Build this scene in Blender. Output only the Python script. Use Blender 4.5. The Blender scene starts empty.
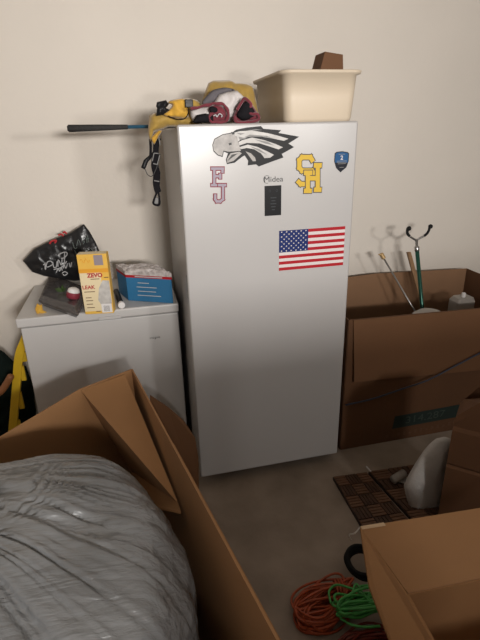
import bpy, bmesh, math, random
from mathutils import Vector, Matrix, Quaternion, noise
from mathutils.geometry import delaunay_2d_cdt
random.seed(7)
S = bpy.context.scene
COL = S.collection
PI = math.pi
V = Vector

# ------------------------------------------------------------ camera
CF, CX, CY, CZ, YAW, PIT, ROL = 468.78, -0.2097, -1.8484, 1.6247, 0.2240, 0.3812, -0.0262
CP = V((CX, CY, CZ))
_f = V((math.sin(YAW)*math.cos(PIT), math.cos(YAW)*math.cos(PIT), -math.sin(PIT)))
_r = V((math.cos(YAW), -math.sin(YAW), 0)); _u = _r.cross(_f)
_r, _u = _r*math.cos(ROL)+_u*math.sin(ROL), -_r*math.sin(ROL)+_u*math.cos(ROL)
cam = bpy.data.cameras.new('camera'); camo = bpy.data.objects.new('camera', cam); COL.objects.link(camo)
cam.sensor_fit = 'HORIZONTAL'; cam.sensor_width = 36; cam.lens = CF/480*36
cam.clip_start = 0.02
camo.matrix_world = Matrix(((_r.x, _u.x, -_f.x, CX), (_r.y, _u.y, -_f.y, CY), (_r.z, _u.z, -_f.z, CZ), (0, 0, 0, 1)))
S.camera = camo

def ray(px, py):
    return _f + _r*((px-240)/CF) - _u*((py-320)/CF)
def at(px, py, ax, val):
    "point of the place seen in direction (px,py) where axis ax equals val"
    d = ray(px, py); t = (val-CP[ax])/d[ax]; return CP + d*t
def atp(px, py, p0, n):
    d = ray(px, py); t = (p0-CP).dot(n)/d.dot(n); return CP + d*t

# ------------------------------------------------------------ world, lights, exposure
w = bpy.data.worlds.new('world'); S.world = w; w.use_nodes = True
w.node_tree.nodes['Background'].inputs[0].default_value = (1.0, 0.93, 0.84, 1)
w.node_tree.nodes['Background'].inputs[1].default_value = 0.07
def area(name, loc, target, sx, sy, power, col):
    l = bpy.data.lights.new(name, 'AREA'); l.shape = 'RECTANGLE'; l.size = sx; l.size_y = sy
    l.energy = power; l.color = col
    o = bpy.data.objects.new(name, l); COL.objects.link(o); o.location = loc
    o.rotation_euler = (V(target)-V(loc)).to_track_quat('-Z', 'Y').to_euler()
    return o
key = area('window_daylight', (0.35, -3.6, 1.80), (-0.2, 0.86, 1.85), 0.6, 0.22, 60, (1.0, 0.965, 0.925))
key.data.spread = math.radians(125)
key2 = area('window_daylight', (1.85, -3.6, 1.85), (-0.2, 0.86, 1.7), 0.3, 0.22, 17, (1.0, 0.965, 0.925))
key2.data.spread = math.radians(125)
area('door_daylight', (0.2, -4.6, 2.1), (0.2, 0.8, 1.5), 3.0, 0.7, 11, (1.0, 0.96, 0.91))
S.view_settings.view_transform = 'Standard'; S.view_settings.look = 'None'
S.view_settings.gamma = 1; S.view_settings.use_curve_mapping = False
S.view_settings.exposure = 0.0

# ------------------------------------------------------------ materials
def mat(name, col, rough=0.6, metal=0.0, var=0.0, vscale=8.0, bump=0.0, bscale=30.0, coat=0.0, trans=0.0,
        alpha=1.0, spec=0.5, stretch=(1, 1, 1), col2=None, sheen=0.0, detail=6.0):
    m = bpy.data.materials.new(name); m.use_nodes = True
    nt = m.node_tree; n = nt.nodes; b = n['Principled BSDF']
    b.inputs['Base Color'].default_value = (*col, 1); b.inputs['Roughness'].default_value = rough
    b.inputs['Metallic'].default_value = metal; b.inputs['Coat Weight'].default_value = coat
    b.inputs['Transmission Weight'].default_value = trans; b.inputs['Alpha'].default_value = alpha
    b.inputs['Specular IOR Level'].default_value = spec; b.inputs['Sheen Weight'].default_value = sheen
    tc = n.new('ShaderNodeTexCoord'); mp = n.new('ShaderNodeMapping'); mp.inputs['Scale'].default_value = stretch
    nt.links.new(tc.outputs['Object'], mp.inputs['Vector'])
    if var > 0 or col2:
        no = n.new('ShaderNodeTexNoise'); no.inputs['Scale'].default_value = vscale; no.inputs['Detail'].default_value = detail
        nt.links.new(mp.outputs[0], no.inputs['Vector'])
        cr = n.new('ShaderNodeValToRGB')
        c2 = col2 if col2 else tuple(c*(1-var) for c in col)
        cr.color_ramp.elements[0].position = 0.32; cr.color_ramp.elements[1].position = 0.68
        cr.color_ramp.elements[0].color = (*c2, 1); cr.color_ramp.elements[1].color = (*col, 1)
        nt.links.new(no.outputs[0], cr.inputs[0]); nt.links.new(cr.outputs[0], b.inputs['Base Color'])
    if bump > 0:
        no = n.new('ShaderNodeTexNoise'); no.inputs['Scale'].default_value = bscale; no.inputs['Detail'].default_value = 5
        nt.links.new(mp.outputs[0], no.inputs['Vector'])
        bp = n.new('ShaderNodeBump'); bp.inputs['Strength'].default_value = bump; bp.inputs['Distance'].default_value = 0.01
        nt.links.new(no.outputs[0], bp.inputs['Height']); nt.links.new(bp.outputs[0], b.inputs['Normal'])
    return m
M = {}
M['wall'] = mat('painted wall', (0.67, 0.615, 0.55), 0.85, var=0.05, vscale=1.6, bump=0.12, bscale=45)
M['ceiling'] = mat("ceiling paint", (0.5, 0.46, 0.41), 0.9)
M['floor'] = mat('concrete', (0.33, 0.265, 0.21), 0.75, col2=(0.22, 0.175, 0.135), vscale=5, bump=0.15, bscale=60, detail=10)
M['white'] = mat('white enamel', (0.40, 0.386, 0.378), 0.30, var=0.03, vscale=2.5, bump=0.02, bscale=220)
M['white2'] = mat('white enamel lid', (0.50, 0.488, 0.478), 0.35, var=0.05, vscale=4)
M['gasket'] = mat('grey gasket', (0.25, 0.24, 0.23), 0.7)
M['black'] = mat('black plastic', (0.012, 0.012, 0.013), 0.35, spec=0.12)
M['rubber'] = mat('black rubber', (0.012, 0.012, 0.012), 0.8, spec=0.15)
M['grey'] = mat('grey plastic', (0.3, 0.3, 0.3), 0.5)
M['lgrey'] = mat('light grey print', (0.24, 0.235, 0.23), 0.5, spec=0.1)
M['panelink'] = mat('panel icons', (0.05, 0.055, 0.06), 0.4, spec=0.1)
M['ink'] = mat('dark grey print', (0.07, 0.07, 0.07), 0.5, spec=0.1)
M['card'] = mat('cardboard', (0.315, 0.158, 0.062), 0.8, var=0.10, vscale=3.5, bump=0.08, bscale=60, stretch=(1, 1, 3))
M['card_in'] = mat('cardboard inside', (0.34, 0.172, 0.07), 0.8, var=0.12, vscale=3, bump=0.06, bscale=50)
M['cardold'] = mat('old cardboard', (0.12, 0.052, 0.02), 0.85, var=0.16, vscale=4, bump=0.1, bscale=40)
M['cardflap'] = mat('old and shaded cardboard flap', (0.155, 0.07, 0.028), 0.85, var=0.1, vscale=3, bump=0.08, bscale=40)
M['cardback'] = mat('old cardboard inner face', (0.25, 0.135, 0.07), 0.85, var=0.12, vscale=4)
M['cardedge'] = mat('cardboard cut edge', (0.52, 0.36, 0.22), 0.9, var=0.3, vscale=120)
M['tape'] = mat('clear tape', (0.50, 0.34, 0.2), 0.12, coat=0.6)
M['greenprint'] = mat('dark green print', (0.009, 0.022, 0.018), 0.7)
M['greenink'] = mat('pale print on green', (0.04, 0.06, 0.048), 0.7)
M['brownink'] = mat('brown print', (0.12, 0.055, 0.025), 0.8)
M['tub'] = mat('cream plastic', (0.55, 0.46, 0.35), 0.5, var=0.04, vscale=5)
M['yellow'] = mat('yellow cloth', (0.60, 0.33, 0.03), 0.75, var=0.25, vscale=14, bump=0.5, bscale=25, sheen=0.3)
M['olive'] = mat('mustard cloth', (0.40, 0.25, 0.045), 0.7, var=0.3, vscale=12, bump=0.5, bscale=22, sheen=0.3)
M['maroon'] = mat('maroon cloth', (0.16, 0.013, 0.026), 0.8, var=0.35, vscale=22, bump=0.4, bscale=40, sheen=0.3)
M['cwhite'] = mat('white cloth', (0.60, 0.56, 0.55), 0.85, var=0.12, vscale=12, bump=0.3, bscale=30)
M['cblack'] = mat('black cloth', (0.012, 0.011, 0.013), 0.9, spec=0.1, bump=0.3, bscale=40)
M['cgrey'] = mat('dark grey cloth', (0.10, 0.09, 0.10), 0.85, bump=0.3, bscale=40)
M['blueshaft'] = mat('blue shaft', (0.015, 0.08, 0.14), 0.3)
M['grip'] = mat('black grip', (0.02, 0.019, 0.018), 0.75, bump=0.6, bscale=150)
M['bagblack'] = mat('glossy black plastic', (0.012, 0.012, 0.013), 0.28, bump=0.6, bscale=14)
M['pale'] = mat('pale grey print', (0.42, 0.42, 0.43), 0.6)
M['dim'] = mat('dim grey print', (0.10, 0.12, 0.11), 0.6)
M['redprint'] = mat('red print', (0.38, 0.02, 0.025), 0.6)
M['clearp'] = mat('clear plastic', (0.50, 0.46, 0.42), 0.35, trans=0.5, spec=0.6)
M['tint'] = mat('smoky plastic', (0.34, 0.31, 0.31), 0.18, trans=0.8, bump=0.3, bscale=40)
M['food'] = mat('dark leafy contents', (0.045, 0.035, 0.03), 0.7, col2=(0.012, 0.01, 0.01), vscale=40, bump=0.9, bscale=40)
M['leaf'] = mat('green leaf', (0.05, 0.10, 0.02), 0.5, var=0.5, vscale=30)
M['boxyel'] = mat('yellow carton', (0.72, 0.43, 0.07), 0.5, var=0.08, vscale=8)
M['boxpale'] = mat('pale yellow carton', (0.68, 0.57, 0.36), 0.5)
M['boxorange'] = mat('orange carton band', (0.66, 0.30, 0.02), 0.5)
M['lav'] = mat('grey lilac print', (0.25, 0.21, 0.23), 0.5)
M['paper'] = mat('white paper', (0.68, 0.66, 0.65), 0.7, var=0.06, vscale=20)
M['devgrey'] = mat('pale grey print device', (0.52, 0.50, 0.47), 0.6, col2=(0.36, 0.34, 0.32), vscale=30)
M['blue'] = mat('blue carton', (0.025, 0.15, 0.31), 0.5, var=0.1, vscale=8)
M['filmwhite'] = mat('crumpled white wrap', (0.58, 0.54, 0.53), 0.3, col2=(0.34, 0.30, 0.29), vscale=45, bump=0.9, bscale=45)
M['wood'] = mat('pale wood', (0.30, 0.17, 0.08), 0.6, var=0.3, vscale=30, stretch=(6, 6, 0.6))
M['brass'] = mat('worn brass tip', (0.45, 0.30, 0.14), 0.45, metal=0.4)
M['metal'] = mat('grey metal', (0.42, 0.41, 0.40), 0.32, metal=0.9)
M['greenm'] = mat('dark green metal', (0.02, 0.09, 0.065), 0.28, metal=0.5)
M['woodtile'] = mat('brown slats', (0.085, 0.04, 0.021), 0.6, var=0.35, vscale=25)
M['woodtile2'] = mat('lighter brown slats', (0.16, 0.08, 0.043), 0.6, var=0.3, vscale=25)
M['darkwood'] = mat('dark brown edge', (0.022, 0.011, 0.007), 0.6)
M['foam'] = mat('white foam', (0.52, 0.50, 0.48), 0.7, var=0.06, vscale=90, bump=0.3, bscale=120)
M['orange'] = mat('orange cord', (0.42, 0.075, 0.02), 0.5, var=0.3, vscale=30)
M['orangered'] = mat('red orange cord', (0.22, 0.03, 0.012), 0.5, var=0.3, vscale=30)
M['green'] = mat('green cord', (0.07, 0.38, 0.08), 0.5, var=0.25, vscale=30)
M['navy'] = mat('dark blue cord', (0.03, 0.035, 0.06), 0.5)
M['yelpaint'] = mat('yellow paint', (0.66, 0.43, 0.02), 0.4, var=0.12, vscale=10)
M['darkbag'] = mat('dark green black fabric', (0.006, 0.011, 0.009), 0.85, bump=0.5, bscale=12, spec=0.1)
M['orangebrown'] = mat('orange brown plastic', (0.22, 0.085, 0.03), 0.5)
M['film'] = mat('grey plastic film', (0.275, 0.285, 0.295), 0.27, col2=(0.18, 0.185, 0.19), vscale=5, coat=0.3)
M['flagred'] = mat('flag red', (0.34, 0.015, 0.022), 0.45, spec=0.12)
M['flagwhite'] = mat('flag white', (0.58, 0.52, 0.51), 0.45, spec=0.12)
M['flagblue'] = mat('flag blue', (0.012, 0.024, 0.11), 0.45, spec=0.12)
M['silver'] = mat('silver print', (0.37, 0.345, 0.325), 0.4, var=0.4, vscale=30, spec=0.3)
M['silver2'] = mat('pale silver print', (0.52, 0.50, 0.48), 0.4, var=0.25, vscale=20, spec=0.3)
M['gold'] = mat('gold yellow vinyl', (0.56, 0.37, 0.05), 0.45, spec=0.12)
M['lilac'] = mat('lilac vinyl', (0.30, 0.26, 0.31), 0.45, spec=0.12)
M['maroonv'] = mat('maroon vinyl', (0.20, 0.03, 0.045), 0.45, spec=0.12)
M['shieldblue'] = mat('shield blue', (0.015, 0.075, 0.19), 0.4, spec=0.12)
M['shielddark'] = mat('shield black', (0.012, 0.013, 0.02), 0.35, spec=0.12)

# film: stretched folds running across
def film_nodes(m):
    nt = m.node_tree; n = nt.nodes; b = n['Principled BSDF']
    tc = n.new('ShaderNodeTexCoord'); mp = n.new('ShaderNodeMapping'); mp.inputs['Scale'].default_value = (2.0, 18, 18)
    mp.inputs['Rotation'].default_value = (0, 0.2, -0.35)
    nz = n.new('ShaderNodeTexNoise'); nz.inputs['Scale'].default_value = 1.6; nz.inputs['Detail'].default_value = 5; nz.inputs['Distortion'].default_value = 0.3
    nz2 = n.new('ShaderNodeTexNoise'); nz2.inputs['Scale'].default_value = 22; nz2.inputs['Detail'].default_value = 4
    nt.links.new(tc.outputs['Object'], mp.inputs[0]); nt.links.new(mp.outputs[0], nz.inputs['Vector'])
    nt.links.new(tc.outputs['Object'], nz2.inputs['Vector'])
    b1 = n.new('ShaderNodeBump'); b1.inputs['Strength'].default_value = 0.55; b1.inputs['Distance'].default_value = 0.03
    b2 = n.new('ShaderNodeBump'); b2.inputs['Strength'].default_value = 0.25; b2.inputs['Distance'].default_value = 0.01
    nt.links.new(nz.outputs[0], b1.inputs['Height']); nt.links.new(nz2.outputs[0], b2.inputs['Height'])
    nt.links.new(b1.outputs[0], b2.inputs['Normal']); nt.links.new(b2.outputs[0], b.inputs['Normal'])
film_nodes(M['film'])

# ------------------------------------------------------------ mesh helpers
class MB:
    def __init__(s): s.v = []; s.f = []
    def add(s, vs, fs):
        o = len(s.v); s.v += [V(p) for p in vs]; s.f += [tuple(i+o for i in f) for f in fs]; return s
    def box(s, lo, hi, mx=None):
        x0, y0, z0 = lo; x1, y1, z1 = hi
        vs = [V(p) for p in ((x0,y0,z0),(x1,y0,z0),(x1,y1,z0),(x0,y1,z0),(x0,y0,z1),(x1,y0,z1),(x1,y1,z1),(x0,y1,z1))]
        if mx: vs = [mx @ p for p in vs]
        return s.add(vs, [(0,3,2,1),(4,5,6,7),(0,1,5,4),(1,2,6,5),(2,3,7,6),(3,0,4,7)])
    def tube(s, pts, r, seg=8, closed=False, caps=True, flat=None):
        pts = [V(p) for p in pts]; n = len(pts)
        rs = r if isinstance(r, (list, tuple)) else [r]*n
        prev = None; base = len(s.v)
        for i, p in enumerate(pts):
            if closed: t = pts[(i+1) % n]-pts[i-1]
            else: t = pts[min(i+1, n-1)]-pts[max(i-1, 0)]
            if t.length < 1e-9: t = V((0, 0, 1))
            t.normalize()
            if prev is None:
                a = V((0, 0, 1)) if abs(t.z) < 0.9 else V((1, 0, 0))
                u = t.cross(a).normalized()
            else:
                u = prev - t*prev.dot(t)
                u = u.normalized() if u.length > 1e-6 else t.orthogonal().normalized()
            prev = u; w_ = t.cross(u)
            fl = flat if flat else 1.0
            for k in range(seg):
                a = 2*PI*k/seg
                s.v.append(p+(u*math.cos(a)+w_*math.sin(a)*fl)*rs[i])
        m = n if closed else n-1
        for i in range(m):
            j = (i+1) % n
            for k in range(seg):
                l = (k+1) % seg
                s.f.append((base+i*seg+k, base+i*seg+l, base+j*seg+l, base+j*seg+k))
        if caps and not closed:
            s.f.append(tuple(base+k for k in reversed(range(seg)))); s.f.append(tuple(base+(n-1)*seg+k for k in range(seg)))
        return s
    def lathe(s, prof, mx=None, seg=32):
        base = len(s.v); mx = mx or Matrix()
        for (r, z) in prof:
            for k in range(seg):
                a = 2*PI*k/seg; s.v.append(mx @ V((r*math.cos(a), r*math.sin(a), z)))
        for i in range(len(prof)-1):
            for k in range(seg):
                l = (k+1) % seg
                s.f.append((base+i*seg+k, base+i*seg+l, base+(i+1)*seg+l, base+(i+1)*seg+k))
        s.f.append(tuple(base+k for k in reversed(range(seg)))); s.f.append(tuple(base+(len(prof)-1)*seg+k for k in range(seg)))
        return s
    def slab(s, pts, th):
        "polygon (any planar-ish outline) given thickness th along its normal, centred"
        pts = [V(p) for p in pts]; n = V((0, 0, 0))
        for i in range(len(pts)):
            a, b = pts[i], pts[(i+1) % len(pts)]; n += a.cross(b)
        n.normalize(); k = len(pts)
        o = len(s.v); s.v += [p+n*th/2 for p in pts]+[p-n*th/2 for p in pts]
        s.f.append(tuple(o+i for i in range(k))); s.f.append(tuple(o+k+i for i in reversed(range(k))))
        for i in range(k):
            j = (i+1) % k; s.f.append((o+i, o+k+i, o+k+j, o+j))
        return s
    def build(s, name, m, parent=None, smooth=False, bevel=0, bseg=2, sub=0, loc=None):
        me = bpy.data.meshes.new(name)
        org = V(loc) if loc is not None else V((0, 0, 0))
        me.from_pydata([tuple(p-org) for p in s.v], [], s.f); me.update()
        bm = bmesh.new(); bm.from_mesh(me); bmesh.ops.recalc_face_normals(bm, faces=bm.faces); bm.to_mesh(me); bm.free()
        if smooth:
            for p in me.polygons: p.use_smooth = True
        me.materials.append(m if isinstance(m, bpy.types.Material) else M[m])
        o = bpy.data.objects.new(name, me); COL.objects.link(o); o.location = org
        if parent:
            o.parent = parent; pw = V((0, 0, 0)); q = parent
            while q: pw += q.location; q = q.parent
            o.location = org-pw
        if bevel:
            bv = o.modifiers.new('bevel', 'BEVEL'); bv.width = bevel; bv.segments = bseg; bv.limit_method = 'ANGLE'; bv.angle_limit = 0.6
            for p in me.polygons: p.use_smooth = True
            try:
                wn = o.modifiers.new('wn', 'WEIGHTED_NORMAL'); wn.keep_sharp = True
            except Exception: pass
        if sub:
            sb = o.modifiers.new('sub', 'SUBSURF'); sb.levels = sub; sb.render_levels = sub
        return o
def tag(o, label=None, cat=None, group=None, kind=None):
    if label: o['label'] = label
    if cat: o['category'] = cat
    if group: o['group'] = group
    if kind: o['kind'] = kind
    return o
def thing(name, loc, label, cat, group=None):
    o = bpy.data.objects.new(name, None); COL.objects.link(o); o.location = loc; o.empty_display_size = 0.05
    return tag(o, label, cat, group)
def struct(name, mb, m, **k): return tag(mb.build(name, m, **k), kind='structure')

def smoothpath(pts, n=8, closed=False):
    pts = [V(p) for p in pts]; out = []; N = len(pts)
    rng = range(N if closed else N-1)
    for i in rng:
        if closed: p0, p1, p2, p3 = pts[i-1], pts[i], pts[(i+1) % N], pts[(i+2) % N]
        else: p0, p1, p2, p3 = pts[max(i-1, 0)], pts[i], pts[i+1], pts[min(i+2, N-1)]
        for k in range(n):
            t = k/n
            out.append(0.5*((2*p1)+(-p0+p2)*t+(2*p0-5*p1+4*p2-p3)*t*t+(-p0+3*p1-3*p2+p3)*t*t*t))
    if not closed: out.append(pts[-1])
    return out
def spline2(pts, n=4, closed=True):
    return [(p.x, p.y) for p in smoothpath([V((a, b, 0)) for a, b in pts], n, closed)]

def inflate(outline, plane_y, thick, step=0.006, wr=0.006, wscale=25, tilt=0.0, seed=0, smooth=True, pinch=0.5, name=None):
    """cushion-like cloth body: outline in picture directions laid at depth plane_y, really thick, with folds.
    tilt: metres of depth gained per metre of height above the lowest point"""
    pts = [at(a, b, 1, plane_y) for a, b in (spline2(outline) if smooth else outline)]
    zmin = min(p.z for p in pts)
    P2 = [V((p.x, p.z)) for p in pts]; n = len(P2)
    def dist(q):
        d = 1e9
        for i in range(n):
            a, b = P2[i], P2[(i+1) % n]; ab = b-a; L = ab.length_squared
            t = max(0, min(1, (q-a).dot(ab)/L)) if L > 0 else 0
            d = min(d, (q-(a+ab*t)).length)
        return d
    def inside(q):
        c = False; j = n-1
        for i in range(n):
            if (P2[i].y > q.y) != (P2[j].y > q.y) and q.x < (P2[j].x-P2[i].x)*(q.y-P2[i].y)/(P2[j].y-P2[i].y)+P2[i].x: c = not c
            j = i
        return c
    vs = list(P2); x0 = min(p.x for p in P2); x1 = max(p.x for p in P2); z0 = min(p.y for p in P2); z1 = max(p.y for p in P2)
    x = x0
    ds = [0]*n
    while x < x1:
        z = z0
        while z < z1:
            q = V((x, z))
            if inside(q):
                d = dist(q)
                if d > step*0.5: vs.append(q); ds.append(d)
            z += step
        x += step
    ov, oe, of, orig, _, _ = delaunay_2d_cdt(vs, [(i, (i+1) % n) for i in range(n)], [], 1, 1e-7)
    dd = [ds[o[0]] if o else 0 for o in orig]; dm = max(ds)
    mb = MB(); F = []; B = []
    for q, d in zip(ov, dd):
        t = min(1, d/dm); h = thick*math.sqrt(max(0, 1-(1-t)**2))
        nz = noise.noise(V((q.x*wscale, seed*3.1, q.y*wscale*0.7)))*wr + noise.noise(V((q.x*wscale*2.5, seed*1.7, q.y*wscale*2.2)))*wr*0.5
        nz *= min(1, t*3)
        yy = plane_y + tilt*(q.y-zmin)
        F.append(V((q.x, yy-h-nz, q.y))); B.append(V((q.x, yy+h*0.8, q.y)))
    m = len(F); mb.v = F+[b for b in B]
    for f in of:
        mb.f.append(tuple(f)); mb.f.append(tuple(i+m for i in reversed(f)))
    # weld the rim
    for i in range(m):
        if dd[i] == 0: mb.v[i+m] = mb.v[i].copy()
    return mb
def weld(o):
    bm = bmesh.new(); bm.from_mesh(o.data); bmesh.ops.remove_doubles(bm, verts=bm.verts, dist=1e-6)
    bmesh.ops.recalc_face_normals(bm, faces=bm.faces); bm.to_mesh(o.data); bm.free(); return o

def text_mesh(txt, size, mx, m, name, parent, depth=0.0006, bold=0.0, shear=0.0, sx=1.0):
    cu = bpy.data.curves.new('tmp', 'FONT'); cu.body = txt; cu.size = size; cu.extrude = depth; cu.align_x = 'CENTER'; cu.align_y = 'CENTER'
    cu.offset = bold; cu.shear = shear
    to = bpy.data.objects.new('tmp', cu); COL.objects.link(to)
    bpy.context.view_layer.update()
    me = bpy.data.meshes.new_from_object(to.evaluated_get(bpy.context.evaluated_depsgraph_get()))
    bpy.data.objects.remove(to); bpy.data.curves.remove(cu)
    me.name = name
    pw = V((0, 0, 0)); q = parent
    while q: pw += q.location; q = q.parent
    me.transform(Matrix.Translation(-pw) @ mx @ Matrix.Diagonal((sx, 1, 1, 1)))
    me.materials.clear(); me.materials.append(M[m])
    o = bpy.data.objects.new(name, me); COL.objects.link(o); o.parent = parent
    return o
def frame(o, xd, yd):
    "matrix with origin o, x along xd, y along yd"
    x = V(xd).normalized(); z = x.cross(V(yd)).normalized(); y = z.cross(x)
    return Matrix(((x.x, y.x, z.x, o[0]), (x.y, y.y, z.y, o[1]), (x.z, y.z, z.z, o[2]), (0, 0, 0, 1)))

# ------------------------------------------------------------ the room
WY = 0.86
struct('floor', MB().box((-2.4, -5.0, -0.1), (4.2, WY, 0.0)), 'floor')
struct('wall_back', MB().box((-2.4, WY, -0.1), (4.2, WY+0.12, 2.8)), 'wall')
struct('wall_left', MB().box((-2.52, -5.0, -0.1), (-2.4, WY+0.12, 2.8)), 'wall')
struct('wall_right', MB().box((4.2, -5.0, -0.1), (4.32, WY+0.12, 2.8)), 'wall')
struct('ceiling', MB().box((-2.52, -5.0, 2.8), (4.32, WY+0.12, 2.9)), 'ceiling')

# unseen box stack, added behind the camera to shade the lower scene
for k, (w0, w1, d0, zb, zt) in enumerate(((0.05, 1.25, -2.92, 0.0, 0.55), (0.09, 1.2, -2.90, 0.552, 1.05), (0.07, 1.22, -2.88, 1.052, 1.48))):
    o_ = thing('blocker_box', ((w0+w1)/2, -2.65, zb), ('lowest', 'middle', 'topmost')[k]+' of the stacked boxes added behind the viewer to block light', 'box')
    MB().box((w0, d0, zb), (w1, -2.40-0.01*k, zt)).build('box_body', 'card', o_, bevel=0.004)
    MB().box((w0, -2.66, zt-0.0005), (w1, -2.60, zt+0.001)).build('tape', 'tape', o_)

# ------------------------------------------------------------ upright freezer
FH = 1.655
fz = thing('upright_freezer', (0.355, 0.37, 0), 'tall white upright freezer with magnets on its door', 'freezer')
MB().box((0.002, 0.062, 0.05), (0.708, 0.79, FH-0.008)).build('cabinet', 'white', fz, bevel=0.008)
MB().box((0.012, 0.05, 0.07), (0.698, 0.062, FH-0.02)).build('door_gasket', 'gasket', fz)
door = MB().box((-0.005, 0, 0.055), (0.714, 0.05, FH)).build('door', 'white', fz, bevel=0.009, bseg=3)
MB().box((0.03, 0.075, 0.012), (0.68, 0.10, 0.052)).build('kick_plate', 'black', fz)
for x, y in ((0.06, 0.1), (0.65, 0.1), (0.06, 0.68), (0.65, 0.68)):
    MB().lathe([(0.018, 0), (0.02, 0.004), (0.014, 0.01), (0.014, 0.052)], Matrix.Translation((x, y, 0)), 16).build('foot', 'rubber', fz, smooth=False)
MB().box((-0.0062, 0.012, 1.405), (-0.004, 0.022, 1.45)).build('hinge_cover', 'grey', door)
MB().box((-0.0062, 0.014, 0.98), (-0.004, 0.03, 1.08)).build('handle_recess', 'gasket', door)
a, b = at(264.5, 186, 1, 0), at(281, 215, 1, 0)
px0, px1, pz0, pz1 = a.x, b.x, b.z, a.z
cp = MB().box((px0, -0.0025, pz0), (px1, 0.001, pz1)).build('control_panel', 'black', fz, bevel=0.001)
mb = MB()
for (u, v_) in ((0.3, 0.83), (0.72, 0.83)):
    c = V((px0+(px1-px0)*u, -0.003, pz0+(pz1-pz0)*v_))
    MB().tube([c+V((0.004*math.cos(t*PI/6), 0, 0.004*math.sin(t*PI/6))) for t in range(12)], 0.0008, 5, closed=True).build('button_ring', 'panelink', cp)
for k, v_ in enumerate((0.6, 0.5, 0.4, 0.3, 0.2)):
    c = V((px0+(px1-px0)*0.52, -0.003, pz0+(pz1-pz0)*v_)); ww = (0.012, 0.008, 0.012, 0.009, 0.006)[k]
    mb.box((c.x-ww, -0.0032, c.z-0.0015), (c.x+ww, -0.0022, c.z+0.0015))
mb.build('display_marks', 'panelink', cp)
c = at(272.5, 179.5, 1, 0)
lg = text_mesh('Midea', 0.030, frame((c.x+0.004, -0.0006, c.z), (1, 0, 0), (0, 0, 1)), 'ink', 'logo_lettering', fz, sx=1.12)
c2 = at(267, 179.5, 1, -0.001)
MB().tube([c2+V((0.014*math.cos(t), 0, 0.0145*math.sin(t))) for t in [1.0+i*0.2 for i in range(21)]], 0.0009, 5).build('logo_ring', 'ink', fz)

# magnets -------------------------------------------------------
def onface(px, py, y=0.0): return at(px, py, 1, y)
def facepoly(pts, y0, th, sx=None):
    "flat polygon on the freezer door"
    q = [at(a, b, 1, 0) for a, b in pts]
    return [V((p.x, y0-th/2, p.z)) for p in q]
def z5(p): return (205+p[0]/4.8, 120+p[1]/4.8)
sil = [(35,120),(45,90),(85,68),(130,60),(150,46),(200,36),(268,29),(280,42),(365,49),(352,62),(452,80),(400,113),(427,130),(368,163),(376,180),(320,200),(258,223),(245,213),(205,218),(207,195),(190,170),(176,178),(142,205),(105,212),(100,190),(110,160),(90,152),(84,178),(60,170),(40,150)]
head = [(38,120),(47,93),(85,72),(130,64),(152,80),(160,110),(172,148),(112,152),(88,147),(82,173),(62,166),(42,146)]
jaw = [(106,206),(106,185),(122,160),(165,152),(176,160),(137,196)]
fe1 = [(132,63),(165,54),(225,50),(300,63),(345,74),(400,90),(378,100),(330,90),(262,78),(215,78),(170,94),(158,104),(150,80)]
fe2 = [(160,106),(178,97),(225,84),(285,97),(335,114),(374,131),(352,141),(300,124),(262,112),(200,110),(165,122)]
fe3 = [(165,130),(205,118),(250,129),(295,149),(330,167),(312,181),(285,183),(268,160),(235,140),(200,134),(172,140)]
fe4 = [(194,150),(220,160),(240,180),(244,197),(229,198),(212,174)]
eg = thing('eagle_head_magnet', (0.3, 0, 1.55), 'silver and black eagle head magnet at top of the freezer door', 'magnet')
MB().slab(facepoly([z5(p) for p in sil], 0, 0.0012), 0.0012).build('backing', 'black', eg)
MB().slab(facepoly([z5(p) for p in head], -0.0012, 0.0006), 0.0006).build('head', 'silver', eg)
MB().slab(facepoly([z5(p) for p in jaw], -0.0012, 0.0006), 0.0006).build('lower_beak', 'silver', eg)
for fpol, mm in ((fe1, 'silver2'), (fe2, 'silver2'), (fe3, 'silver2'), (fe4, 'silver')):
    MB().slab(facepoly([z5(p) for p in fpol], -0.0012, 0.0006), 0.0006).build('feather', mm, eg)
mb = MB()
for pol in ([(185,84),(215,70),(295,76),(330,90),(280,80),(225,80)], [(235,92),(300,104),(330,122),(290,114)], [(210,124),(262,140),(300,168),(262,152)], [(200,50),(245,44),(275,48),(235,50)],
            [(150,62),(190,64),(170,72)], [(160,80),(200,88),(166,96)]):
    mb.slab(facepoly([z5(p) for p in pol], -0.0018, 0.0004), 0.0004)
mb.build('shading_stripe', 'lgrey', eg)
for nm_, pol in (('eye', [(124,58),(140,58),(142,68),(130,70)]), ('nostril', [(112,112),(126,108),(128,118),(116,122)]), ('mouth_line', [(108,196),(128,166),(158,160),(130,180)])):
    MB().slab(facepoly([z5(p) for p in pol], -0.0018, 0.0004), 0.0004).build(nm_, 'ink', eg)

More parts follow.
